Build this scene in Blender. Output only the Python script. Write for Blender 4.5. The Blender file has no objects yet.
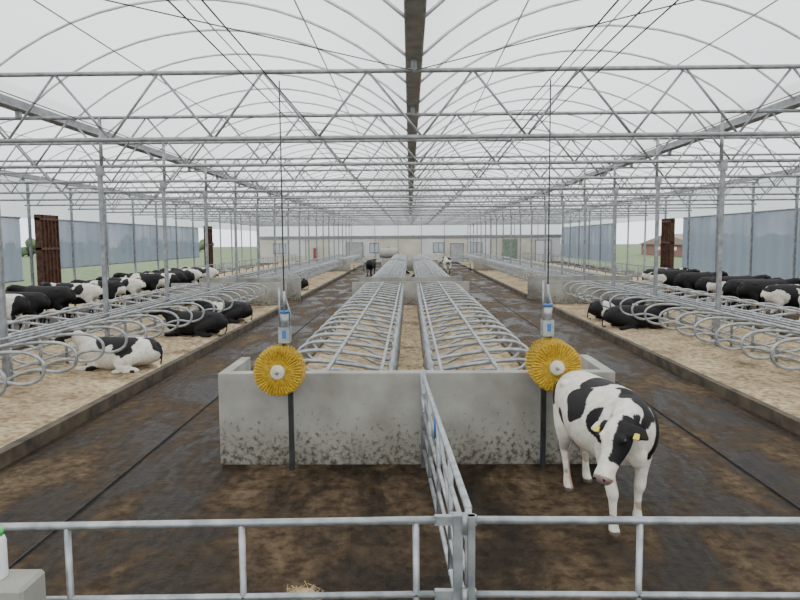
import bpy, bmesh, math, random
from mathutils import Vector, Matrix, noise
random.seed(7)
scene=bpy.context.scene
col=scene.collection

# ------------------------------------------------------------ materials
def new_mat(name):
    m=bpy.data.materials.new(name); m.use_nodes=True
    nt=m.node_tree
    return m,nt,nt.nodes,nt.links,nt.nodes['Principled BSDF']
def noise_mat(name,c1,c2,scale=5,rough=0.7,metal=0.0,bump=0.0,bscale=None,detail=6,lo=0.35,hi=0.65,rough2=None,spec=0.5):
    m,nt,N,L,b=new_mat(name)
    tc=N.new('ShaderNodeTexCoord')
    n=N.new('ShaderNodeTexNoise'); n.inputs['Scale'].default_value=scale; n.inputs['Detail'].default_value=detail
    L.new(tc.outputs['Object'],n.inputs['Vector'])
    r=N.new('ShaderNodeValToRGB'); r.color_ramp.elements[0].position=lo; r.color_ramp.elements[1].position=hi
    r.color_ramp.elements[0].color=(*c1,1); r.color_ramp.elements[1].color=(*c2,1)
    L.new(n.outputs['Fac'],r.inputs['Fac']); L.new(r.outputs['Color'],b.inputs['Base Color'])
    b.inputs['Roughness'].default_value=rough; b.inputs['Metallic'].default_value=metal
    b.inputs['Specular IOR Level'].default_value=spec
    if bump>0:
        n2=N.new('ShaderNodeTexNoise'); n2.inputs['Scale'].default_value=bscale or scale*4; n2.inputs['Detail'].default_value=5
        L.new(tc.outputs['Object'],n2.inputs['Vector'])
        bp=N.new('ShaderNodeBump'); bp.inputs['Strength'].default_value=bump; bp.inputs['Distance'].default_value=0.03
        L.new(n2.outputs['Fac'],bp.inputs['Height']); L.new(bp.outputs['Normal'],b.inputs['Normal'])
    return m
GALV=noise_mat('galvanised_steel',(.25,.27,.28),(.43,.45,.46),8,.40,.55)
GALVD=noise_mat('galvanised_old',(.20,.21,.22),(.34,.35,.36),6,.5,.5)
TRUSSM=noise_mat('truss_galvanised',(.23,.245,.25),(.38,.39,.40),5,.5,.4)
GUT=noise_mat('gutter_metal',(.22,.235,.25),(.33,.345,.36),3,.6,.2)
ARCH=noise_mat('arch_aluminium',(.6,.61,.62),(.76,.77,.78),3,.5,.1)
BLACKM=noise_mat('black_steel',(.01,.01,.012),(.03,.03,.03),6,.5)
RUST=noise_mat('rust_steel',(.05,.022,.014),(.13,.06,.035),4,.8)
CABLE=noise_mat('cable_black',(.03,.03,.03),(.06,.06,.06),6,.6)
WHITEP=noise_mat('white_plastic',(.7,.7,.7),(.8,.8,.8),6,.4)
BLUE=noise_mat('blue_plastic',(.03,.12,.35),(.05,.18,.45),6,.4)
GREENP=noise_mat('green_plastic',(.05,.4,.08),(.08,.5,.12),6,.4)
REDM=noise_mat('red_paint',(.35,.04,.03),(.45,.08,.05),6,.5)
CREAM=noise_mat('cream_panel',(.60,.57,.47),(.70,.67,.57),.6,.7)
WHITEW=noise_mat('white_panel',(.66,.67,.66),(.78,.79,.78),.6,.6)
LIGHTC=noise_mat('low_wall_render',(.34,.35,.32),(.46,.46,.43),.6,.7)
BRICK=noise_mat('red_brick',(.16,.08,.06),(.24,.12,.09),3,.8)
GRASS=noise_mat('grass',(.07,.12,.04),(.14,.19,.08),.8,.9,bump=.3)
LEAF=noise_mat('foliage',(.06,.10,.05),(.12,.17,.08),1.5,.9)
STRAW=noise_mat('straw',(.40,.29,.15),(.6,.46,.26),30,.9,bump=.5)

def sand_mat():
    m,nt,N,L,b=new_mat('sand_bedding')
    tc=N.new('ShaderNodeTexCoord')
    n=N.new('ShaderNodeTexNoise'); n.inputs['Scale'].default_value=1.1; n.inputs['Detail'].default_value=8; n.inputs['Roughness'].default_value=.65
    L.new(tc.outputs['Object'],n.inputs['Vector'])
    r=N.new('ShaderNodeValToRGB')
    e=r.color_ramp.elements; e[0].position=.3; e[0].color=(.16,.112,.062,1); e[1].position=.7; e[1].color=(.61,.49,.305,1)
    x=e.new(.48); x.color=(.42,.325,.19,1)
    L.new(n.outputs['Fac'],r.inputs['Fac'])
    n3=N.new('ShaderNodeTexNoise'); n3.inputs['Scale'].default_value=8; n3.inputs['Detail'].default_value=7
    L.new(tc.outputs['Object'],n3.inputs['Vector'])
    r3=N.new('ShaderNodeValToRGB'); r3.color_ramp.elements[0].position=.38; r3.color_ramp.elements[0].color=(.42,.37,.31,1); r3.color_ramp.elements[1].position=.56
    L.new(n3.outputs['Fac'],r3.inputs['Fac'])
    mx=N.new('ShaderNodeMixRGB'); mx.blend_type='MULTIPLY'; mx.inputs['Fac'].default_value=.8
    L.new(r.outputs['Color'],mx.inputs[1]); L.new(r3.outputs['Color'],mx.inputs[2])
    L.new(mx.outputs['Color'],b.inputs['Base Color']); b.inputs['Roughness'].default_value=.95
    bp=N.new('ShaderNodeBump'); bp.inputs['Strength'].default_value=.8; bp.inputs['Distance'].default_value=.1
    L.new(n3.outputs['Fac'],bp.inputs['Height']); L.new(bp.outputs['Normal'],b.inputs['Normal'])
    return m
SAND=sand_mat()
def floor_mat():
    m,nt,N,L,b=new_mat('slurry_concrete')
    tc=N.new('ShaderNodeTexCoord')
    mp=N.new('ShaderNodeMapping'); mp.inputs['Scale'].default_value=(1.2,.55,1)
    L.new(tc.outputs['Object'],mp.inputs['Vector'])
    n=N.new('ShaderNodeTexNoise'); n.inputs['Scale'].default_value=.75; n.inputs['Detail'].default_value=11; n.inputs['Roughness'].default_value=.66; n.inputs['Distortion'].default_value=.4
    L.new(mp.outputs['Vector'],n.inputs['Vector'])
    r=N.new('ShaderNodeValToRGB'); e=r.color_ramp.elements
    e[0].position=.38; e[0].color=(.018,.012,.007,1); e[1].position=.68; e[1].color=(.19,.138,.082,1)
    x=e.new(.48); x.color=(.042,.028,.015,1)
    x=e.new(.55); x.color=(.095,.064,.036,1)
    L.new(n.outputs['Fac'],r.inputs['Fac'])
    n2=N.new('ShaderNodeTexNoise'); n2.inputs['Scale'].default_value=6; n2.inputs['Detail'].default_value=9; n2.inputs['Roughness'].default_value=.72
    L.new(tc.outputs['Object'],n2.inputs['Vector'])
    r2=N.new('ShaderNodeValToRGB'); r2.color_ramp.elements[0].position=.40; r2.color_ramp.elements[0].color=(.28,.25,.22,1); r2.color_ramp.elements[1].position=.58
    L.new(n2.outputs['Fac'],r2.inputs['Fac'])
    mx=N.new('ShaderNodeMixRGB'); mx.blend_type='MULTIPLY'; mx.inputs['Fac'].default_value=.85
    L.new(r.outputs['Color'],mx.inputs[1]); L.new(r2.outputs['Color'],mx.inputs[2])
    L.new(mx.outputs['Color'],b.inputs['Base Color'])
    mr=N.new('ShaderNodeMapRange'); mr.inputs['From Min'].default_value=.42; mr.inputs['From Max'].default_value=.56
    mr.inputs['To Min'].default_value=.30; mr.inputs['To Max'].default_value=.9
    L.new(n.outputs['Fac'],mr.inputs['Value']); L.new(mr.outputs['Result'],b.inputs['Roughness'])
    b.inputs['Specular IOR Level'].default_value=.17
    wv=N.new('ShaderNodeTexWave'); wv.bands_direction='X'; wv.inputs['Scale'].default_value=2.2; wv.inputs['Distortion'].default_value=1.2; wv.inputs['Detail'].default_value=3
    L.new(tc.outputs['Object'],wv.inputs['Vector'])
    ad=N.new('ShaderNodeMath'); ad.operation='MULTIPLY_ADD'; ad.inputs[1].default_value=.18
    L.new(wv.outputs['Fac'],ad.inputs[0]); L.new(n2.outputs['Fac'],ad.inputs[2])
    bp=N.new('ShaderNodeBump'); bp.inputs['Strength'].default_value=.9; bp.inputs['Distance'].default_value=.06
    L.new(ad.outputs[0],bp.inputs['Height']); L.new(bp.outputs['Normal'],b.inputs['Normal'])
    return m
FLOORM=floor_mat()
def concrete_mat():
    m,nt,N,L,b=new_mat('precast_concrete')
    tc=N.new('ShaderNodeTexCoord')
    n=N.new('ShaderNodeTexNoise'); n.inputs['Scale'].default_value=1.6; n.inputs['Detail'].default_value=9
    L.new(tc.outputs['Object'],n.inputs['Vector'])
    r=N.new('ShaderNodeValToRGB'); e=r.color_ramp.elements
    e[0].position=.3; e[0].color=(.21,.20,.17,1); e[1].position=.68; e[1].color=(.39,.385,.345,1)
    L.new(n.outputs['Fac'],r.inputs['Fac'])
    sp=N.new('ShaderNodeSeparateXYZ'); L.new(tc.outputs['Object'],sp.inputs[0])
    g=N.new('ShaderNodeMapRange'); g.inputs['From Min'].default_value=0; g.inputs['From Max'].default_value=1.0
    g.inputs['To Min'].default_value=.17; g.inputs['To Max'].default_value=-.10
    L.new(sp.outputs['Z'],g.inputs['Value'])
    n2=N.new('ShaderNodeTexNoise'); n2.inputs['Scale'].default_value=15; n2.inputs['Detail'].default_value=7; n2.inputs['Roughness'].default_value=.6
    L.new(tc.outputs['Object'],n2.inputs['Vector'])
    ad=N.new('ShaderNodeMath'); L.new(n2.outputs['Fac'],ad.inputs[0]); L.new(g.outputs['Result'],ad.inputs[1])
    r2=N.new('ShaderNodeValToRGB'); r2.color_ramp.elements[0].position=.58; r2.color_ramp.elements[1].position=.76
    L.new(ad.outputs[0],r2.inputs['Fac'])
    g2=N.new('ShaderNodeMapRange'); g2.inputs['From Min'].default_value=0; g2.inputs['From Max'].default_value=.7
    g2.inputs['To Min'].default_value=.6; g2.inputs['To Max'].default_value=0
    L.new(sp.outputs['Z'],g2.inputs['Value'])
    mx0=N.new('ShaderNodeMixRGB'); L.new(g2.outputs['Result'],mx0.inputs['Fac']); L.new(r.outputs['Color'],mx0.inputs[1]); mx0.inputs[2].default_value=(.16,.135,.10,1)
    mx=N.new('ShaderNodeMixRGB'); L.new(r2.outputs['Color'],mx.inputs['Fac']); L.new(mx0.outputs['Color'],mx.inputs[1])
    mx.inputs[2].default_value=(.06,.048,.03,1)
    L.new(mx.outputs['Color'],b.inputs['Base Color']); b.inputs['Roughness'].default_value=.8
    return m
CONC=concrete_mat()
CURB=noise_mat('curb_concrete',(.035,.026,.016),(.11,.085,.055),3,.85,bump=.3)

def film_mat(name,colr,transp,trans_col=(1,1,1),df=.3):
    m=bpy.data.materials.new(name); m.use_nodes=True; nt=m.node_tree; N=nt.nodes; L=nt.links
    for x in list(N): N.remove(x)
    o=N.new('ShaderNodeOutputMaterial'); t=N.new('ShaderNodeBsdfTransparent'); tl=N.new('ShaderNodeBsdfTranslucent'); d=N.new('ShaderNodeBsdfDiffuse')
    t.inputs[0].default_value=(*trans_col,1); tl.inputs[0].default_value=(*colr,1); d.inputs[0].default_value=(*colr,1)
    m1=N.new('ShaderNodeMixShader'); m1.inputs[0].default_value=df; L.new(tl.outputs[0],m1.inputs[1]); L.new(d.outputs[0],m1.inputs[2])
    m2=N.new('ShaderNodeMixShader'); L.new(m1.outputs[0],m2.inputs[1]); L.new(t.outputs[0],m2.inputs[2])
    tc=N.new('ShaderNodeTexCoord'); n=N.new('ShaderNodeTexNoise'); n.inputs['Scale'].default_value=.35; n.inputs['Detail'].default_value=4
    L.new(tc.outputs['Object'],n.inputs['Vector'])
    mr=N.new('ShaderNodeMapRange'); mr.inputs['From Min'].default_value=.3; mr.inputs['From Max'].default_value=.7
    mr.inputs['To Min'].default_value=max(0,transp-.08); mr.inputs['To Max'].default_value=transp+.06
    L.new(n.outputs['Fac'],mr.inputs['Value']); L.new(mr.outputs['Result'],m2.inputs[0])
    L.new(m2.outputs[0],o.inputs[0])
    return m
FILM=film_mat('roof_film',(.95,.955,.965),.14,df=.18)
NET=film_mat('gable_net',(.82,.85,.88),.08)
CURT=film_mat('windbreak_curtain',(.24,.28,.34),.04,df=.4)

# ------------------------------------------------------------ mesh builder
class MB:
    def __init__(s): s.V=[];s.F=[];s.M=[];s.S=[]
    def add(s,vs,fs,mi=0,smooth=False):
        o=len(s.V); s.V.extend([tuple(v) for v in vs])
        for f in fs: s.F.append(tuple(i+o for i in f)); s.M.append(mi); s.S.append(smooth)
    def box(s,x0,x1,y0,y1,z0,z1,mi=0):
        s.add([(x0,y0,z0),(x1,y0,z0),(x1,y1,z0),(x0,y1,z0),(x0,y0,z1),(x1,y0,z1),(x1,y1,z1),(x0,y1,z1)],
              [(0,3,2,1),(4,5,6,7),(0,1,5,4),(1,2,6,5),(2,3,7,6),(3,0,4,7)],mi)
    def sweep(s,pts,rad,n=6,side=None,mi=0,smooth=True):
        pts=[Vector(p) for p in pts]; k=len(pts)
        if not isinstance(rad,(list,tuple)): rad=[rad]*k
        vs=[];fs=[]; prev=None
        for i,p in enumerate(pts):
            t=(pts[min(i+1,k-1)]-pts[max(i-1,0)])
            t=t.normalized() if t.length>1e-9 else Vector((0,0,1))
            if side is not None: a=Vector(side)
            elif prev is not None: a=prev
            else: a=Vector((0,0,1)) if abs(t.z)<.9 else Vector((1,0,0))
            a=(a-t*a.dot(t)).normalized(); prev=a; b=t.cross(a)
            r=rad[i]; ra,rb=(r if isinstance(r,(tuple,list)) else (r,r))
            for j in range(n):
                an=2*math.pi*j/n
                vs.append(p+a*(ra*math.cos(an))+b*(rb*math.sin(an)))
        for i in range(k-1):
            for j in range(n):
                fs.append((i*n+j,i*n+(j+1)%n,(i+1)*n+(j+1)%n,(i+1)*n+j))
        fs.append(tuple(range(n-1,-1,-1))); fs.append(tuple((k-1)*n+j for j in range(n)))
        s.add(vs,fs,mi,smooth)
    def ell(s,c,r,rot=None,mi=0,seg=16,rings=10):
        vs=[];fs=[]; c=Vector(c)
        for i in range(rings+1):
            th=math.pi*i/rings
            for j in range(seg):
                ph=2*math.pi*j/seg
                v=Vector((r[0]*math.sin(th)*math.cos(ph),r[1]*math.sin(th)*math.sin(ph),r[2]*math.cos(th)))
                if rot is not None: v=rot@v
                vs.append(c+v)
        for i in range(rings):
            for j in range(seg):
                fs.append((i*seg+j,(i+1)*seg+j,(i+1)*seg+(j+1)%seg,i*seg+(j+1)%seg))
        s.add(vs,fs,mi,True)
    def mesh(s,name,mats):
        me=bpy.data.meshes.new(name); me.from_pydata(s.V,[],s.F); 
        for m in mats: me.materials.append(m)
        me.polygons.foreach_set('material_index',s.M); me.polygons.foreach_set('use_smooth',s.S)
        me.update(); return me
    def obj(s,name,mats,loc=(0,0,0),parent=None):
        o=bpy.data.objects.new(name,s.mesh(name,mats)); o.location=loc; col.objects.link(o)
        if parent: o.parent=parent
        return o
def inst(name,me,loc=(0,0,0),rz=0,scale=1,parent=None):
    o=bpy.data.objects.new(name,me); o.location=loc; o.rotation_euler=(0,0,rz)
    o.scale=(scale,)*3 if not isinstance(scale,tuple) else scale
    col.objects.link(o)
    if parent: o.parent=parent
    return o
def empty(name,loc=(0,0,0),rz=0):
    e=bpy.data.objects.new(name,None); e.location=loc; e.rotation_euler=(0,0,rz); col.objects.link(e); return e
def crom(P,n=4):
    P=[Vector(p) for p in P]; out=[]
    for i in range(len(P)-1):
        p0=P[max(i-1,0)];p1=P[i];p2=P[i+1];p3=P[min(i+2,len(P)-1)]
        for k in range(n):
            t=k/n
            out.append(.5*((2*p1)+(p2-p0)*t+(2*p0-5*p1+4*p2-p3)*t*t+(3*p1-3*p2+p3-p0)*t**3))
    out.append(P[-1]); return out

Y0,Y1=-4.0,91.0
XW=20.4
# ------------------------------------------------------------ floor and ground
b=MB(); b.box(-XW-.3,XW+.3,Y0,Y1+.3,-.3,0); b.obj('floor',[FLOORM])
b=MB(); b.add([(-260,-60,-.32),(260,-60,-.32),(260,400,-.32),(-260,400,-.32)],[(0,1,2,3)]); b.obj('grass_field',[GRASS])

def bed(name,x0,x1,y0,y1):
    b=MB(); nx=int((x1-x0)/.16)+1; ny=int((y1-y0)/.22)+1
    vs=[];fs=[]
    for j in range(ny+1):
        for i in range(nx+1):
            x=x0+(x1-x0)*i/nx; y=y0+(y1-y0)*j/ny
            z=.13+.07*noise.noise(Vector((x*1.1,y*1.1,3)))+.06*noise.noise(Vector((x*3.5,y*3.5,7)))
            if i in(0,nx) or j in(0,ny): z=.12
            vs.append((x,y,z))
    w=nx+1
    for j in range(ny):
        for i in range(nx): fs.append((j*w+i,j*w+i+1,(j+1)*w+i+1,(j+1)*w+i))
    b.add(vs,fs,0,True); return b.obj(name,[SAND])
SEC=[(3.0,29.5),(33.7,62.0),(66.0,88.0)]
for k,(a,c) in enumerate(SEC):
    ca=max(a,8.93) if k==0 else a
    bed('sand_bed',-2.42,2.5,ca,c)
    bed('sand_bed',-10.5,-5.6,a,c); bed('sand_bed',6.04,11.0,a,c)
    for (x0,x1) in ((-5.62,-5.46),(-10.66,-10.5),(5.9,6.04),(11.0,11.15)):
        q=MB(); q.box(x0,x1,a,c,0,.2); q.obj('bed_curb',[CURB])
    for (x0,x1) in ((-2.56,-2.42),(2.5,2.62)):
        q=MB(); q.box(x0,x1,ca+1.2 if k==0 else ca,c,0,.2); q.obj('bed_curb',[CURB])
for X in (-3.72,4.3):
    q=MB(); q.box(X-.018,X+.018,2,88,0,.006); q.sweep([(X,2,.016),(X,88,.016)],.010,6); q.obj('scraper_channel',[BLACKM])

# ------------------------------------------------------------ concrete head wall
q=MB(); q.box(-2.56,2.70,8.74,8.92,0,1.25); q.box(-2.56,-2.42,8.92,10.0,0,1.25); q.box(2.56,2.70,8.92,10.1,0,1.25)
w=q.obj('concrete_wall',[CONC])
bv=w.modifiers.new('bev','BEVEL'); bv.width=.012; bv.segments=2
for (x0,x1,y) in ((-2.56,2.62,29.5),(-2.56,2.62,33.5),(5.9,11.1,33.5),(-10.6,-5.5,33.5),(5.9,11.1,29.5),(-10.6,-5.5,29.5),(-2.56,2.62,62),(-10.6,-5.5,62),(5.9,11.1,62)):
    q=MB(); q.box(x0,x1,y+.01,y+.19,0,1.15); o=q.obj('concrete_wall',[CONC])

# ------------------------------------------------------------ cubicle dividers
PROF=[(0,.98),(.45,1.07),(1.1,1.15),(1.5,1.13),(1.72,.97),(1.68,.72),(1.42,.60),(1.05,.64),(.72,.55),(.4,.38),(0,.34)]
STEP=1.1
def divider_row(xh,dirs,y0,y1,sc=1.0,step=STEP,name='cubicle_dividers',n=6,sub=3,rp=.032,off=.4):
    b=MB()
    ys=[]; y=y0+off
    while y<y1-.3: ys.append(y); y+=step
    for y in ys:
        for d in dirs:
            pts=[(xh+d*u*sc,y,z) for u,z in PROF]
            b.sweep(crom(pts,sub),rp,n)
        b.sweep([(xh,y,.1),(xh,y,1.14)],.038,n)
    for z in (1.03,.42,.72): b.sweep([(xh,ys[0]-.3,z),(xh,ys[-1]+.3,z)],.030,n)
    for d in dirs:
        b.sweep([(xh+d*.85*sc,ys[0]-.3,1.19),(xh+d*.85*sc,ys[-1]+.3,1.19)],.030,n)
        b.sweep([(xh+d*.12,ys[0]-.3,1.12),(xh+d*.12,ys[-1]+.3,1.12)],.026,n)
    return b.obj(name,[GALV])
for k,(a,c) in enumerate(SEC):
    ca=8.95 if k==0 else a+.1
    divider_row(-.30,(-1,),ca,c,1.02,.98,sub=3 if k==0 else 2,rp=.033,off=.25)
    divider_row(.33,(1,),ca,c,1.06,.98,sub=3 if k==0 else 2,rp=.033,off=.25)
    divider_row(-8.1,(-1,1),a,c,1.1,sub=4 if k==0 else 2)
    divider_row(8.5,(-1,1),a,c,1.1,sub=4 if k==0 else 2)

# ------------------------------------------------------------ structure
TY=[13.05+4.5*i for i in range(18)]
ZB,ZT=4.96,6.2
b=MB()
b.sweep([(-XW,0,ZB),(XW,0,ZB)],.045,6); b.sweep([(-XW,0,ZT),(XW,0,ZT)],.045,6)
x=-20
while x<20:
    b.sweep([(x+.25,0,ZB),(x+1.22,0,ZT)],.026,5); b.sweep([(x+1.22,0,ZT),(x+2.25,0,ZB)],.026,5); x+=2
for X in (-8,8): b.sweep([(X,0,ZB),(X,0,ZT)],.05,6)
for X in (-20.4,-10.1,.1,10.1,20.4): b.box(X-.06,X+.06,-.06,.06,ZT,ZT+.2)
tm=b.mesh('roof_truss',[TRUSSM])
for y in TY: inst('roof_truss',tm,(0,y,0))
b=MB(); b.box(-.05,.05,-.05,.05,0,ZB); b.box(-.12,.12,-.12,.12,0,.02); b.box(-.09,.09,-.07,.07,ZB-.25,ZB-.02)
pm=b.mesh('support_column',[GALVD])
for y in TY:
    for X in (-8.05,8.05): inst('support_column',pm,(X,y,0))
b=MB(); b.box(-.06,.06,-.06,.06,0,ZT); om=b.mesh('side_column',[GALVD])
for y in TY:
    for X in (-20.2,20.2): inst('side_column',om,(X,y,0))
for X in (-20.4,-10.1,.1,10.1,20.4):
    g=MB(); w=.14
    g.box(X-w,X+w,Y0,Y1,ZT+.2,ZT+.24); g.box(X-w-.02,X-w,Y0,Y1,ZT+.2,ZT+.42); g.box(X+w,X+w+.02,Y0,Y1,ZT+.2,ZT+.42)
    g.sweep([(X-w,Y0,ZT+.22),(X-w,Y1,ZT+.22)],.03,6,mi=1);g.sweep([(X+w,Y0,ZT+.22),(X+w,Y1,ZT+.22)],.03,6,mi=1)
    g.obj('roof_gutter',[GUT,TRUSSM])
RISE=1.9; ZG=ZT+.36
def archpts(x0,x1,n=20,dz=0):
    out=[]
    c=(x0+x1)/2; h=(x1-x0)/2
    R=(h*h+RISE*RISE)/(2*RISE); a=math.asin(h/R)
    for i in range(n+1):
        t=-a+2*a*i/n
        out.append((c+R*math.sin(t),ZG+RISE-R+R*math.cos(t)+dz))
    return out
BAYS=[(-20.3,-10.25),(-9.95,-.05),(.25,9.95),(10.25,20.3)]
b=MB()
for x0,x1 in BAYS: b.sweep([(x,0,z) for x,z in archpts(x0,x1,16)],.034,6)
am=b.mesh('roof_arch',[ARCH])
y=2.1
while y<Y1: inst('roof_arch',am,(0,y,0)); y+=2.25
for x0,x1 in BAYS:
    b=MB(); P=archpts(x0,x1,20,.06); vs=[];fs=[]; ny=24
    for j in range(ny+1):
        for (x,z) in P: vs.append((x,Y0+(Y1-Y0)*j/ny,z))
    w=len(P)
    for j in range(ny):
        for i in range(w-1): fs.append((j*w+i,j*w+i+1,(j+1)*w+i+1,(j+1)*w+i))
    b.add(vs,fs,0,True); b.obj('ceiling',[FILM])
    pl=MB(); Q=archpts(x0,x1,12,-.03)
    for i in (3,6,9): pl.sweep([(Q[i][0],Y0,Q[i][1]),(Q[i][0],Y1,Q[i][1])],.018,5)
    pl.obj('roof_purlin',[TRUSSM])
b=MB()
for X,Z in ((-1.7,4.98),(-2.0,5.0),(1.75,4.98),(2.05,5.0),(2.3,5.02),(-5.4,5.0),(5.4,5.0),(-13,5.0),(13,5.0)):
    b.sweep([(X,Y0,Z),(X,Y1,Z)],.008,5)
b.sweep([(-9.9,4,6.3),(.1,13.05,6.2)],.01,5); b.sweep([(9.9,4,6.3),(.1,13.05,6.2)],.01,5)
b.obj('service_cables',[CABLE])

# ------------------------------------------------------------ side walls
def curtain(name,X,y0,y1,z0,z1,amp=.05,mat=CURT):
    b=MB(); n=int((y1-y0)/.12); vs=[];fs=[]
    for i in range(n+1):
        y=y0+(y1-y0)*i/n; dx=amp*math.sin(y*4.2)+.5*amp*math.sin(y*9.3+1)
        vs+= [(X+dx,y,z0),(X+dx*.7,y,z1)]
    for i in range(n): fs.append((2*i,2*i+1,2*i+3,2*i+2))
    b.add(vs,fs,0,True)
    b.sweep([(X,y0,z0),(X,y1,z0)],.05,6,mi=1); b.sweep([(X,y0,z1),(X,y1,z1)],.05,6,mi=1)
    return b.obj(name,[mat,GALVD])
curtain('windbreak_curtain',-20.55,Y0,35.3,1.0,4.3,.13); curtain('windbreak_curtain',-20.55,38.6,65,1.5,4.3,.13)
curtain('windbreak_curtain',20.55,Y0,51,.6,4.5,.13)
curtain('windbreak_curtain',20.55,68,Y1,.6,4.5,.13)
for s in (-1,1):
    nm='wall_left' if s<0 else 'wall_right'
    b=MB(); X=s*20.6
    e=74 if s<0 else 56
    za=4.3 if s<0 else 4.5
    b.add([(X,Y0,za),(X,Y1,za),(X,Y1,6.6),(X,Y0,6.6)],[(0,1,2,3)],1)
    b.box(min(X,X+.15*s),max(X,X+.15*s),Y0,e,-.3,.45,0)
    b.obj(nm,[LIGHTC,NET])
for (X,y) in ((-19.9,36.7),(19.9,52.2),(-19.9,66.2)):
    b=MB()
    for dy in (-.75,0,.75):
        b.box(X-.16,X+.16,y+dy-.2,y+dy-.16,0,4.5); b.box(X-.16,X+.16,y+dy+.16,y+dy+.2,0,4.5); b.box(X-.02,X+.02,y+dy-.16,y+dy+.16,0,4.5)
    b.box(X-.05,X+.05,y-.9,y+.9,0,4.4)
    for z in (2.6,4.2): b.box(X-.165,X+.165,y-.95,y+.95,z,z+.12)
    b.obj('rusty_steel_pillar',[RUST])
b=MB()
b.box(-20.4,20.4,Y1,Y1+.2,0,.9,0)
xs=-20.4; i=0
pat=[0,3,0,3,3,0,0,3,0,3,0,0,3]
while xs<20.3:
    x1=min(xs+3.14,20.4); b.box(xs+.03,x1-.03,Y1-.02,Y1+.2,.9,3.3,pat[i%len(pat)]); 
    b.box(xs-.04,xs+.04,Y1-.1,Y1,0,6.2,2); xs=x1; i+=1
b.add([(-20.4,Y1+.1,3.3),(20.4,Y1+.1,3.3),(20.4,Y1+.1,8.5),(-20.4,Y1+.1,8.5)],[(0,1,2,3)],1)
b.box(-20.4,20.4,Y1-.12,Y1-.03,3.2,3.6,2)
b.obj('wall_back',[CREAM,NET,GALVD,WHITEW])
WG=noise_mat('window_glass',(.45,.5,.54),(.55,.6,.64),1,.15)
for i,(x0,x1,z0,z1) in enumerate(((-18.5,-16.8,1.3,2.6),(-5.4,-4.2,1.3,2.6),(3.2,4.6,1.3,2.6),(8.2,9.8,1.3,2.6))):
    b=MB(); b.box(x0,x1,Y1-.06,Y1-.04,z0,z1)
    for xx in (x0,(x0+x1)/2,x1): b.box(xx-.05,xx+.05,Y1-.1,Y1-.03,z0,z1,1)
    for zz in (z0,z1): b.box(x0-.05,x1+.05,Y1-.1,Y1-.03,zz-.05,zz+.05,1)
    b.obj('window_%d'%(i+1),[WG,GALVD])
def door(name,x0,x1,h,mat):
    b=MB(); b.box(x0,x1,Y1-.18,Y1-.12,0,h); b.box(x0-.1,x0,Y1-.22,Y1-.1,0,h+.12,1); b.box(x1,x1+.1,Y1-.22,Y1-.1,0,h+.12,1); b.box(x0-.1,x1+.1,Y1-.22,Y1-.1,h,h+.12,1)
    k=x0
    while k<x1-.1: b.box(k,k+.06,Y1-.2,Y1-.18,0,h); k+=.35
    b.box(x1-.2,x1-.1,Y1-.24,Y1-.18,1.0,1.15,1); b.obj(name,[mat,GALVD])
GD=noise_mat('grey_green_door',(.16,.23,.17),(.24,.31,.24),3,.6)
GRD=noise_mat('grey_door',(.38,.39,.39),(.48,.49,.49),3,.6)
door('door_1',-13.0,-12.6,1.9,REDM); door('door_2',12.6,14.4,2.9,GD); door('door_3',-8.5,-6.4,2.6,GRD); door('door_4',17,19,2.8,WHITEW); door('door_5',5.6,7.2,2.4,GRD)
b=MB(); b.sweep([(-4.0,89,1.3),(-3.9,89,1.3),(-1.7,89,1.3),(-1.6,89,1.3)],[.45,.7,.7,.45],20)
for xx in (-3.6,-2.1): b.box(xx-.1,xx+.1,88.6,89.4,0,.8,1)
b.sweep([(-2.8,89,1.9),(-2.8,89,2.2)],.2,12); b.obj('storage_tank',[LIGHTC,GALVD])
b=MB()
for x0,x1 in ((-5.4,-2.7),(2.8,5.8)):
    for z in (.3,.6,.9,1.2): b.sweep([(x0,64.5,z),(x1,64.5,z)],.03,6)
    for x in (x0,x0+.9,x1): b.sweep([(x,64.5,0),(x,64.5,1.3)],.04,6)
b.obj('crossover_gate',[GALV])
for (x,y) in ((-.9,31.2),(9.5,31.7),(-9.5,31.7)):
    b=MB(); b.box(x-.9,x+.9,y-.3,y+.3,.5,.56); b.box(x-.9,x+.9,y-.3,y-.25,.5,.85); b.box(x-.9,x+.9,y+.25,y+.3,.5,.85); b.box(x-.9,x-.85,y-.3,y+.3,.5,.85); b.box(x+.85,x+.9,y-.3,y+.3,.5,.85)
    b.box(x-.7,x-.6,y-.2,y+.2,0,.5,1); b.box(x+.6,x+.7,y-.2,y+.2,0,.5,1); b.obj('water_trough',[GALV,GALVD])

for s in (-1,1):
    b=MB(); X=s*14.85
    for z in (.55,1.25): b.sweep([(X,3,z),(X,88,z)],.03,6)
    y=3
    while y<88:
        b.sweep([(X,y,0),(X,y,1.3)],.04,6)
        for k in (1,2): b.sweep([(X,y+k*.8,.55),(X,y+k*.8+.25,1.25)],.02,5)
        y+=2.4
    b.obj('feed_barrier',[GALVD])
    b=MB(); nx,ny=6,120; vs=[];fs=[]
    for j in range(ny+1):
        for i in range(nx+1):
            x=s*(15.1+1.4*i/nx); y=4+83*j/ny
            z=.02 if i in(0,nx) else .2+.15*noise.noise(Vector((x*2,y*1.3,1)))
            vs.append((x,y,z))
    for j in range(ny):
        for i in range(nx): fs.append((j*(nx+1)+i,j*(nx+1)+i+1,(j+1)*(nx+1)+i+1,(j+1)*(nx+1)+i))
    b.add(vs,fs,0,True); b.obj('feed_silage',[STRAW])

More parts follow.
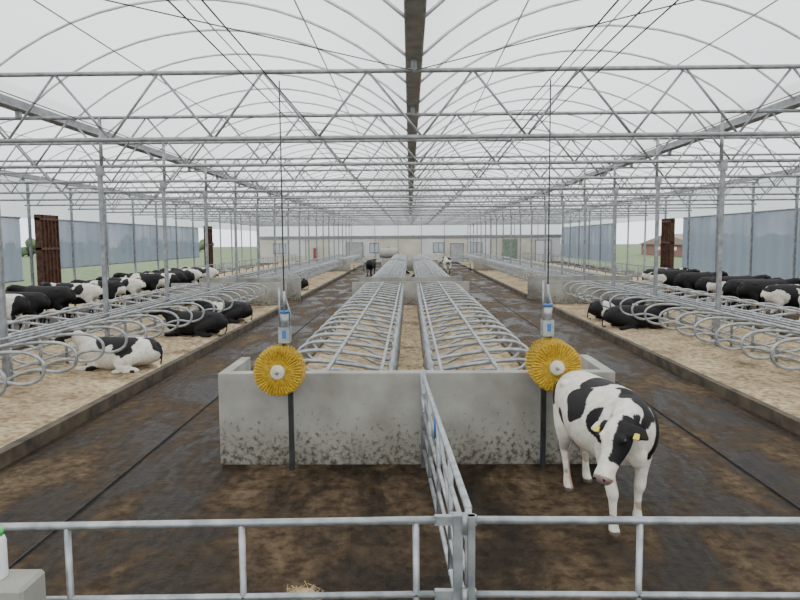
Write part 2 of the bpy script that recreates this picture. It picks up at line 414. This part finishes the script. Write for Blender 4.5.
# ------------------------------------------------------------ outside
def tree_line(x0,x1,y0,y1,n,h,name):
    b=MB()
    for i in range(n):
        t=i/(n-1); cx=x0+(x1-x0)*t+random.uniform(-2,2); cy=y0+(y1-y0)*t+random.uniform(-2,2); hh=h*random.uniform(.7,1.2)
        b.sweep([(cx,cy,-.3),(cx,cy,hh*.5)],[.35,.15],6,mi=1)
        for k in range(7):
            c=Vector((cx+random.uniform(-2.5,2.5),cy+random.uniform(-2.8,2.8),hh*random.uniform(.2,.7))); r=hh*random.uniform(.2,.34)
            o=len(b.V); b.ell(c,(r,r,r),seg=12,rings=8)
            for q in range(o,len(b.V)):
                v=Vector(b.V[q]); d=(v-c); v=c+d*(1+.45*noise.noise(v*.9)); b.V[q]=tuple(v)
    b.obj(name,[LEAF,RUST])
tree_line(-120,-70,60,230,30,4.2,'tree_line'); tree_line(130,90,60,220,26,4.2,'tree_line')
def barn(x0,x1,y0,y1,h,name):
    b=MB(); b.box(x0,x1,y0,y1,-.3,h,0); c=(y0+y1)/2
    b.add([(x0-.5,y0-.5,h),(x1+.5,y0-.5,h),(x1+.5,c,h+2),(x0-.5,c,h+2),(x0-.5,y1+.5,h),(x1+.5,y1+.5,h)],[(0,1,2,3),(3,2,5,4),(0,3,4),(1,5,2)],1)
    b.box(x0-.05,x0,c-2,c+2,0,1.8,2)
    for i in range(4): yy=y0+2+i*(y1-y0-4)/3; b.box(x0-.05,x0,yy-.5,yy+.5,h-1,h-.4,2)
    b.obj(name,[BRICK,noise_mat('roof_sheet',(.2,.15,.13),(.28,.2,.17),2,.8),WHITEP])
barn(48,60,112,140,1.8,'farm_building')

# ------------------------------------------------------------ front railing and gate
GY=4.18
b=MB()
def rail(x0,x1,posts,zl=0,zr=0,ry=GY):
    for z,r in ((1.2,.026),(.70,.022),(.25,.022)): b.sweep([(x0,ry,z+zl),(x1,ry,z+zr)],r,10)
    for x in posts: b.sweep([(x,ry,0),(x,ry,1.2+zl+(zr-zl)*(x-x0)/(x1-x0))],.022,10)
rail(-4.6,.16,[-4.5,-3.38,-2.24,-1.10,.03],-.075,0)
rail(.40,4.8,[1.47,2.6,3.7,4.7],0,-.02)
b.box(.27,.33,GY-.035,GY+.035,0,1.24); b.box(.365,.41,GY-.03,GY+.03,0,1.23)
for z in (1.2,.7): 
    b.box(.15,.42,GY-.02,GY+.02,z-.03,z+.03)
    b.sweep([(.34,GY-.06,z-.07),(.34,GY-.06,z+.07)],.018,8)
b.obj('front_railing',[GALV])
b=MB()
A=Vector((.38,4.32,0)); B=Vector((.17,8.62,0))
def gp(t,z): p=A.lerp(B,t); return (p.x,p.y,z)
for z,r in ((1.22,.028),(.98,.02),(.74,.02),(.5,.02),(.24,.024)): b.sweep([gp(0,z),gp(1,z)],r,8)
for t in (0,.25,.5,.75,1): b.sweep([gp(t,.2),gp(t,1.22)],.024,8)
b.sweep([gp(.0,.26),gp(.5,1.2)],.018,8)
b.sweep([(.17,8.66,0),(.17,8.66,1.3)],.04,8); b.box(.12,.22,8.68,8.74,.9,1.0); b.box(.12,.22,8.68,8.74,.3,.4)
b.sweep([gp(.55,1.22),gp(.55,.98)],.03,8,mi=1)
b.obj('metal_gate',[GALV,BLUE])

b=MB(); b.box(-3.2,-2.30,3.75,4.02,0,.96); o=b.obj('concrete_pillar',[CONC]); o.modifiers.new('b','BEVEL').width=.02
b=MB(); c=(-2.53,3.9)
def lathe(b,c,prof,mi=0,n=20):
    b.sweep([(c[0],c[1],z) for r,z in prof],[r for r,z in prof],n,side=(1,0,0),mi=mi)
lathe(b,c,[(.05,.96),(.055,.97),(.055,1.19),(.045,1.22),(.025,1.23)]); lathe(b,c,[(.03,1.23),(.045,1.23),(.045,1.265),(.03,1.27)],1)
b.obj('plastic_bottle',[WHITEP,GREENP])
b=MB()
b.sweep([(-.79,4.65,0),(-.79,4.65,.2),(-.79,4.65,.36),(-.79,4.65,.44),(-.79,4.65,.46)],[.13,.10,.12,.09,.03],16)
b.sweep([(-.79,4.65,.19),(-.79,4.65,.21)],.115,16,mi=1)
for i in range(420):
    c=Vector((-.79+random.gauss(0,.05),4.65+random.gauss(0,.05),.40+abs(random.gauss(0,.025))))
    d=Vector((random.uniform(-1,1),random.uniform(-1,1),random.uniform(-.2,.5))).normalized()*.05
    b.sweep([c-d,c+d],.003,3)
b.obj('straw_sheaf',[STRAW,BLUE])

# ------------------------------------------------------------ cow brushes
YEL=noise_mat('brush_bristle',(.40,.25,.02),(.72,.50,.05),30,.7)
HUB=noise_mat('hub_plastic',(.50,.47,.36),(.68,.64,.5),8,.5)
def brush(loc,length,rz,postdx):
    e=empty('cow_brush',loc,rz)
    b=MB(); n=88
    L0=-length/2
    rings=int(length/.05)
    for k in range(rings):
        y=L0+.05*k+.01; vs=[];fs=[]
        for j in range(n):
            an=2*math.pi*j/n+k*.03
            r=.315*(1 if j%2==0 else .90)+random.uniform(-.006,.006)
            ri=.07
            dy=.014 if j%2==0 else -.014
            for (rr,yy) in ((ri,y+.01),(r*.6,y+dy),(r,y+dy*1.6),(r,y+dy*1.6+.035),(ri,y+.04)):
                vs.append((rr*math.cos(an),yy,rr*math.sin(an)))
        for j in range(n):
            for i in range(4):
                a=j*5+i; c=((j+1)%n)*5+i
                fs.append((a,c,c+1,a+1))
        b.add(vs,fs,0,False)
    for k in range(900):
        an=random.uniform(0,2*math.pi); y=L0+random.uniform(0,length); r=random.uniform(.295,.325)
        t=random.uniform(-.03,.03)
        b.sweep([(.2*math.cos(an),y,.2*math.sin(an)),(r*math.cos(an+t),y+t*.6,r*math.sin(an+t))],.004,3)
    b.obj('bristles',[YEL],parent=e)
    h=MB()
    h.sweep([(0,L0-.035,0),(0,L0-.03,0),(0,L0-.005,0),(0,L0+.02,0)],[.07,.09,.095,.095],20)
    h.sweep([(0,L0-.055,0),(0,L0-.03,0)],[.022,.022],8,mi=1)
    h.sweep([(0,L0,0),(0,-L0,0)],.07,16)
    h.obj('hub',[HUB,GALVD],parent=e)
    m=MB()
    m.sweep([(postdx*.3,-L0+.01,0),(postdx*.3,-L0+.01,.3),(postdx*.5,-L0-.05,.42)],.03,8)
    m.box(postdx*.5-.07,postdx*.5+.07,-.05-L0-.08,-L0+.05,.34,.54)
    m.sweep([(postdx*.5,-L0-.05,.54),(postdx*.5,-L0-.05,.72)],.055,12)
    m.sweep([(postdx*.5,-L0-.05,.72),(postdx*.5,-L0-.05,.75)],.065,12,mi=1)
    m.box(postdx*.5-.02,postdx*.5+.03,-L0-.135,-L0-.13,.40,.50,1)
    m.sweep([(postdx*.5+.05,-L0,.5),(postdx*.5+.07,-L0,.7),(postdx*.5,-L0-.02,.95)],.012,6)
    m.sweep([(postdx*.5,-L0-.05,.75),(postdx*.5,-L0-.05,1.0)],.018,6)
    m.sweep([(postdx*.5-.06,-L0-.05,.54),(postdx*.5-.06,-L0-.05,1.05)],.014,6)
    m.obj('motor',[GALV,BLUE],parent=e)
    c=MB(); c.sweep([(postdx*.5,-L0-.05,1.0),(postdx*.5,-L0-.05,4.98-loc[2])],.009,5); c.obj('supply_cable',[CABLE],parent=e)
    p=MB(); p.box(postdx-.03,postdx+.03,-L0-.04,-L0+.03,-loc[2]+.0,.12); p.box(min(postdx,0)-.02,max(postdx,0)+.02,-L0-.03,-L0+.01,.03,.09)
    p.obj('post',[BLACKM],parent=e)
    return e
brush((-1.66,8.40,1.36),.32,0,.10)
brush((1.80,8.40,1.42),.50,0,-.06)

# ------------------------------------------------------------ cows
COWM,nt,N,L,pb=new_mat('cow_hide')
at=N.new('ShaderNodeAttribute'); at.attribute_name='hide'; 
nz=N.new('ShaderNodeTexNoise'); nz.inputs['Scale'].default_value=14; nz.inputs['Detail'].default_value=6
tc=N.new('ShaderNodeTexCoord'); L.new(tc.outputs['Object'],nz.inputs['Vector'])
rr=N.new('ShaderNodeValToRGB'); rr.color_ramp.elements[0].color=(.66,.61,.52,1); rr.color_ramp.elements[0].position=.3; rr.color_ramp.elements[1].position=.6
L.new(nz.outputs['Fac'],rr.inputs['Fac'])
mm=N.new('ShaderNodeMixRGB'); mm.blend_type='MULTIPLY'; mm.inputs['Fac'].default_value=.6
L.new(at.outputs['Color'],mm.inputs[1]); L.new(rr.outputs['Color'],mm.inputs[2]); L.new(mm.outputs['Color'],pb.inputs['Base Color'])
pb.inputs['Roughness'].default_value=.7; pb.inputs['Specular IOR Level'].default_value=.3
EYE=noise_mat('cow_eye',(.005,.004,.004),(.012,.01,.01),5,.1)
TAG=noise_mat('ear_tag_yellow',(.75,.6,.03),(.85,.7,.05),5,.5)

def head_frame(poll,muz,lat):
    d=(Vector(muz)-Vector(poll)); Lh=d.length; d.normalize()
    l=Vector(lat); l=(l-d*l.dot(d)).normalized()
    n=l.cross(d)
    if n.z<0: n=-n
    return Vector(poll),d,l,n,Lh
def build_cow(torso,neck,poll,muz,lat,legs,extra,vox):
    b=MB()
    T=crom([(x,y,z) for x,y,z,a,c in torso],3)
    R=crom([(a,c,0) for x,y,z,a,c in torso],3)
    b.sweep(T,[(v.x,v.y) for v in R],28,side=(0,1,0))
    NP=crom([p[0] for p in neck],3); NR=crom([(p[1],p[2],0) for p in neck],3)
    b.sweep(NP,[(v.x,v.y) for v in NR],20,side=(.3,1,0) if abs(Vector(lat).x)>.3 else lat)
    P,d,l,n,Lh=head_frame(poll,muz,lat)
    HR=[(-.03,.05,.06,0),(.0,.11,.10,0),(.12,.14,.135,-.02),(.28,.145,.15,-.035),(.42,.125,.14,-.04),(.6,.095,.115,-.03),(.78,.086,.098,-.015),(.9,.098,.092,-.008),(.98,.08,.078,-.005),(1.03,.035,.04,0)]
    pts=[P+d*(t*Lh)+n*o for t,a,c,o in HR]
    b.sweep(crom(pts,3),[(v.x,v.y) for v in crom([(a,c,0) for t,a,c,o in HR],3)],20,side=l)
    for s in (-1,1):
        b.ell(P+d*.3*Lh+l*s*.108+n*.06,(.045,.045,.045))
        b.ell(P+d*.95*Lh+l*s*.048+n*.035,(.035,.035,.035))
        ea=[P+d*.06*Lh+l*s*.08, P+d*.09*Lh+l*s*.165-n*.015, P+d*.13*Lh+l*s*.24-n*.025,P+d*.18*Lh+l*s*.305-n*.035]
        b.sweep(ea,[(.03,.025),(.07,.022),(.068,.018),(.018,.015)],12,side=d)
    for leg in legs:
        LP=crom([p[0] for p in leg],3); LR=crom([(p[1],p[1] if len(p)<3 else p[2],0) for p in leg],3)
        b.sweep(LP,[(v.x,v.y) for v in LR],14,side=(1,0,0))
    for c,r in extra: 
        b.ell(c,r)
    me=b.mesh('tmp',[]); o=bpy.data.objects.new('tmp',me); col.objects.link(o)
    m=o.modifiers.new('r','REMESH'); m.mode='VOXEL'; m.voxel_size=vox
    sm=o.modifiers.new('s','SMOOTH'); sm.factor=.5; sm.iterations=4
    dg=bpy.context.evaluated_depsgraph_get(); dg.update()
    out=bpy.data.meshes.new_from_object(o.evaluated_get(dg))
    bpy.data.objects.remove(o); 
    out.materials.clear(); out.materials.append(COWM)
    for p in out.polygons: p.use_smooth=True
    return out,(P,d,l,n,Lh)
W=(.74,.70,.62); K=(.010,.009,.010); PK=(.5,.31,.26); HO=(.10,.08,.06)
def paint(me,fn):
    ca=me.color_attributes.new('hide','FLOAT_COLOR','POINT')
    buf=[]
    for v in me.vertices: c=fn(v.co); buf+= [c[0],c[1],c[2],1]
    ca.data.foreach_set('color',buf)
def blobs(co,B,seed=0):
    w=co+Vector((noise.noise(co*4+Vector((seed,0,0))),noise.noise(co*4+Vector((9,seed,0))),noise.noise(co*4+Vector((5,0,seed)))))*.13
    for c,r in B:
        q=w-Vector(c)
        if (q.x/r[0])**2+(q.y/r[1])**2+(q.z/r[2])**2<1: return True
    return False
TORSO=[(-.95,0,1.17,.05,.08),(-.92,0,1.15,.17,.18),(-.82,0,1.11,.26,.28),(-.62,0,1.09,.31,.335),(-.35,0,1.05,.35,.38),(0,0,1.01,.40,.42),(.3,0,1.02,.385,.415),(.55,0,1.05,.31,.39),(.74,0,1.07,.24,.32),(.88,0,1.06,.16,.23),(.95,0,1.05,.06,.10)]
def fleg(x,y,z0=.95,sx=.56,sy=.20):
    return [((sx,sy*y,z0),.14,.11),((sx-.02,sy*y*1.03,.75),.11,.095),((sx+(x-sx)*.45,sy*y,.55),.070,.064),((sx+(x-sx)*.75+.015,sy*y*.95,.41),.064,.062),((sx+(x-sx)*.85,sy*y*.93,.33),.046,.044),((sx+(x-sx)*.95,sy*y*.93,.17),.040,.039),((x,sy*y*.93,.10),.052,.05),((x+.015,sy*y*.93,.05),.056,.054),((x+.03,sy*y*.93,.012),.07,.064),((x+.03,sy*y*.93,0),.064,.06)]
def hleg(x,y):
    dx=x+.68
    return [((-.62,.17*y,1.05),.22,.13),((-.50,.225*y,.83),.17,.12),((-.54+dx*.3,.23*y,.68),.12,.09),((-.66+dx*.6,.20*y,.56),.074,.064),((-.755+dx*.8,.18*y,.49),.066,.052),((-.74+dx*.9,.175*y,.38),.048,.044),((-.71+dx,.17*y,.22),.042,.040),((-.69+dx,.17*y,.11),.052,.05),((-.66+dx,.17*y,.05),.056,.054),((-.64+dx,.17*y,.012),.07,.064),((-.64+dx,.17*y,0),.064,.06)]
TAIL=[((-.86,0,1.28),.05),((-.95,0,1.22),.035),((-.98,0,1.08),.026),((-.97,0,.8),.02),((-.95,0,.6),.022),((-.95,0,.45),.045),((-.95,0,.33),.02)]
def stand_extra():
    E=[((-.42,0,.68),(.19,.14,.16)),((-.35,.07,.56),(.028,.028,.06)),((-.35,-.07,.56),(.028,.028,.06)),((-.5,.07,.56),(.028,.028,.06)),((-.5,-.07,.56),(.028,.028,.06)),
       ((-.50,.22,1.29),(.10,.07,.06)),((-.50,-.22,1.29),(.10,.07,.06)),((.55,0,1.38),(.16,.07,.08)),((.82,0,.86),(.12,.09,.15))]
    for s in(-1,1): E.append(((.60,s*.21,1.02),(.17,.11,.27)))
    return E
def add_face_parts(parent,H,tags=True):
    P,d,l,n,Lh=H
    rot=Matrix((l,d,n)).transposed()
    b=MB()
    for s in (-1,1):
        b.ell(P+d*.31*Lh+l*s*.142+n*.062,(.018,.026,.022),rot,seg=12,rings=8)
    b.obj('eyes',[EYE],parent=parent)
    b=MB()
    for s in (-1,1): b.ell(P+d*.985*Lh+l*s*.047+n*.05,(.015,.013,.019),rot,seg=10,rings=6)
    b.sweep([P+d*1.0*Lh+l*-.05-n*.03,P+d*1.045*Lh-n*.02,P+d*1.0*Lh+l*.05-n*.03],.005,5)
    b.obj('nostrils',[EYE],parent=parent)
    if tags:
        b=MB()
        for s in (-1,1):
            c=P+d*.17*Lh+l*s*.21+n*.0
            vs=[]
            for q in (.0,.018):
                for (u,v) in ((-.022,-.02),(.022,-.02),(.028,.035),(-.028,.035)): vs.append(c+l*u+d*v+n*q)
            b.add(vs,[(0,3,2,1),(4,5,6,7),(0,1,5,4),(1,2,6,5),(2,3,7,6),(3,0,4,7)])
        b.obj('ear_tags',[TAG],parent=parent)

poll=(1.00,-.28,1.24); muz=(1.19,-.54,.74); lat=(.85,.53,0)
neck=[((.58,0,1.16),.22,.28),((.76,-.07,1.19),.18,.24),((.90,-.17,1.21),.15,.19),((1.01,-.27,1.19),.12,.13)]
me,H=build_cow(TORSO,neck,poll,muz,lat,[fleg(.72,-1),fleg(.50,1),hleg(-.52,-1),hleg(-.76,1),[(Vector(p),r) for p,r in TAIL]],stand_extra(),.016)
P,d,l,n,Lh=H
BK=[((.10,-.34,1.18),(.23,.28,.21)),((.02,-.05,1.42),(.21,.22,.12)),((.56,-.30,1.13),(.12,.16,.17)),((-.32,-.42,.90),(.08,.22,.11)),((-.76,-.2,1.16),(.10,.18,.16)),
    ((.62,.08,1.40),(.19,.19,.18)),((.72,.24,1.08),(.20,.18,.32)),((.15,.3,1.2),(.28,.22,.22)),((-.5,.25,1.1),(.25,.2,.3)),((.86,.0,1.20),(.12,.15,.24)),((.92,-.2,1.30),(.11,.11,.10))]
def pf(co):
    q=co-P; t=q.dot(d)/Lh; u=q.dot(l); nn=q.dot(n)
    if -.12<t<1.15 and abs(u)<.38 and abs(nn)<.2 and co.x>.85:
        if t>.9: return (.30,.22,.19) if t>.93 else W
        if abs(u)>.165: return K
        wob=.025*noise.noise(co*12)
        if t<.68 and (u>.04+wob or u<-.10+wob) : return K
        return W
    if co.z<.05: return HO
    if co.z<.72 and abs(co.y)<.16 and -.65<co.x<-.22: return PK
    if co.z<.62: return W if noise.noise(co*6)<.3 or co.z>.35 else (.42,.34,.24)
    return K if blobs(co,BK,3) else W
paint(me,pf)
hx=math.atan2(-.988,.155)
e=empty('cow',(2.13,7.36,0),hx)
o=bpy.data.objects.new('body',me); col.objects.link(o); o.parent=e
add_face_parts(e,H)

def coat(seed,blk):
    def f(co):
        if co.x>1.25: 
            return (.35,.24,.2) if co.x>1.5 else (W if abs(co.y)<.05 else K)
        v=noise.noise(Vector((co.x*1.7+seed*7.3,co.y*1.2+seed,co.z*1.5)))+.25*noise.noise(co*5)
        return K if v<blk else W
    return f
neckS=[((.6,0,1.16),.19,.26),((.85,0,1.24),.14,.2),((1.08,0,1.33),.11,.15),((1.2,0,1.38),.09,.11)]
baseS,HS=build_cow(TORSO,neckS,(1.2,0,1.42),(1.62,0,1.10),(0,1,0),[fleg(.62,-1),fleg(.52,1),hleg(-.62,-1),hleg(-.72,1),[(Vector(p),r) for p,r in TAIL]],stand_extra(),.03)
dz=-.64
TL=[(x,y,z+dz+(.0 if abs(x)>.5 else .02),a*1.1,c*.93) for x,y,z,a,c in TORSO]
neckL=[((.6,0,.55),.2,.27),((.85,0,.68),.145,.2),((1.02,0,.82),.11,.15),((1.1,0,.88),.09,.11)]
def flegL(y): return [((.56,.2*y,.4),.13),((.5,.27*y,.16),.1),((.72,.27*y,.09),.065),((.92,.24*y,.075),.06),((.85,.2*y,.045),.042),((.62,.17*y,.045),.04),((.52,.16*y,.04),.05)]
def hlegL(y): return [((-.6,.2*y,.42),.2),((-.35,.36*y,.32),.16),((-.12,.42*y,.2),.12),((-.35,.45*y,.10),.08),((-.58,.46*y,.07),.06),((-.35,.5*y,.045),.04),((-.1,.5*y,.045),.045),((0,.5*y,.04),.05)]
TAILL=[((-.86,0,.64),.05),((-.95,.02,.52),.035),((-1.0,.1,.25),.025),((-.95,.25,.06),.03),((-.8,.4,.04),.03)]
baseL,HL=build_cow(TL,neckL,(1.1,0,.92),(1.55,0,.66),(0,1,0),[flegL(-1),flegL(1),hlegL(-1),hlegL(1),TAILL],[((-.52,.23,.66),(.08,.06,.06)),((-.52,-.23,.66),(.08,.06,.06))],.024)
SM=[];LM=[]
for i,bk in enumerate((.0,.12,.35,-.12,.9)):
    a=baseS.copy(); paint(a,coat(i+1,bk)); SM.append(a)
    a=baseL.copy(); paint(a,coat(i+1.5,bk)); LM.append(a)
def lie(x,y,rzdeg,k,s=.97):
    for a,c in SEC:
        if a<=y<=c:
            i=round((y-a-.4)/STEP-.5); y=a+.4+STEP*(i+.5)
    inst('lying_cow',LM[k],(x,y,.10),math.radians(rzdeg),s)
def stand(x,y,rzdeg,k): inst('standing_cow',SM[k],(x,y,0),math.radians(rzdeg),random.uniform(.95,1.03))
lie(-6.58,15.5,180,3); lie(-6.6,20.1,180,4); lie(-6.6,24.0,180,1)
lie(-9.5,12.0,0,4)
lie(7.2,21.2,0,4); lie(7.3,23.5,0,1)
lie(-6.9,39.5,180,4); lie(1.5,40,180,4); lie(-1.5,46,0,4)
y=17.5; i=0
while y<42:
    stand(-13.0,y,180+random.uniform(-6,6),(1,2,0,4,4,1,2)[i%7]); y+=random.choice((1.15,1.3,1.6,2.2)); i+=1
y=19.5; i=0
while y<36:
    stand(13.0,y,random.uniform(-6,6),(4,2,1,4,4,2,4)[i%7]); y+=random.choice((1.2,1.7,2.3,3.0)); i+=1
stand(-3.3,57,80,4); stand(3.3,60,95,1)

# ------------------------------------------------------------ world + camera
wd=bpy.data.worlds.new('overcast_sky'); scene.world=wd; wd.use_nodes=True
N=wd.node_tree.nodes; L=wd.node_tree.links
bg=N['Background']; tc=N.new('ShaderNodeTexCoord'); sp=N.new('ShaderNodeSeparateXYZ'); L.new(tc.outputs['Generated'],sp.inputs[0])
r=N.new('ShaderNodeValToRGB'); r.color_ramp.elements[0].position=.0; r.color_ramp.elements[0].color=(.80,.84,.88,1); r.color_ramp.elements[1].position=.8; r.color_ramp.elements[1].color=(.98,.995,1,1)
L.new(sp.outputs['Z'],r.inputs['Fac']); L.new(r.outputs['Color'],bg.inputs['Color']); bg.inputs['Strength'].default_value=2.5

cd=bpy.data.cameras.new('camera'); cam=bpy.data.objects.new('camera',cd); col.objects.link(cam)
cd.sensor_width=36; cd.lens=670/800*36; cd.clip_end=600
M=Matrix.Rotation(math.radians(.86),4,'Z')@Matrix.Rotation(math.radians(90-5.12),4,'X')@Matrix.Rotation(math.radians(-.4),4,'Z')
cam.matrix_world=Matrix.Translation((0,0,3.0))@M
scene.camera=cam
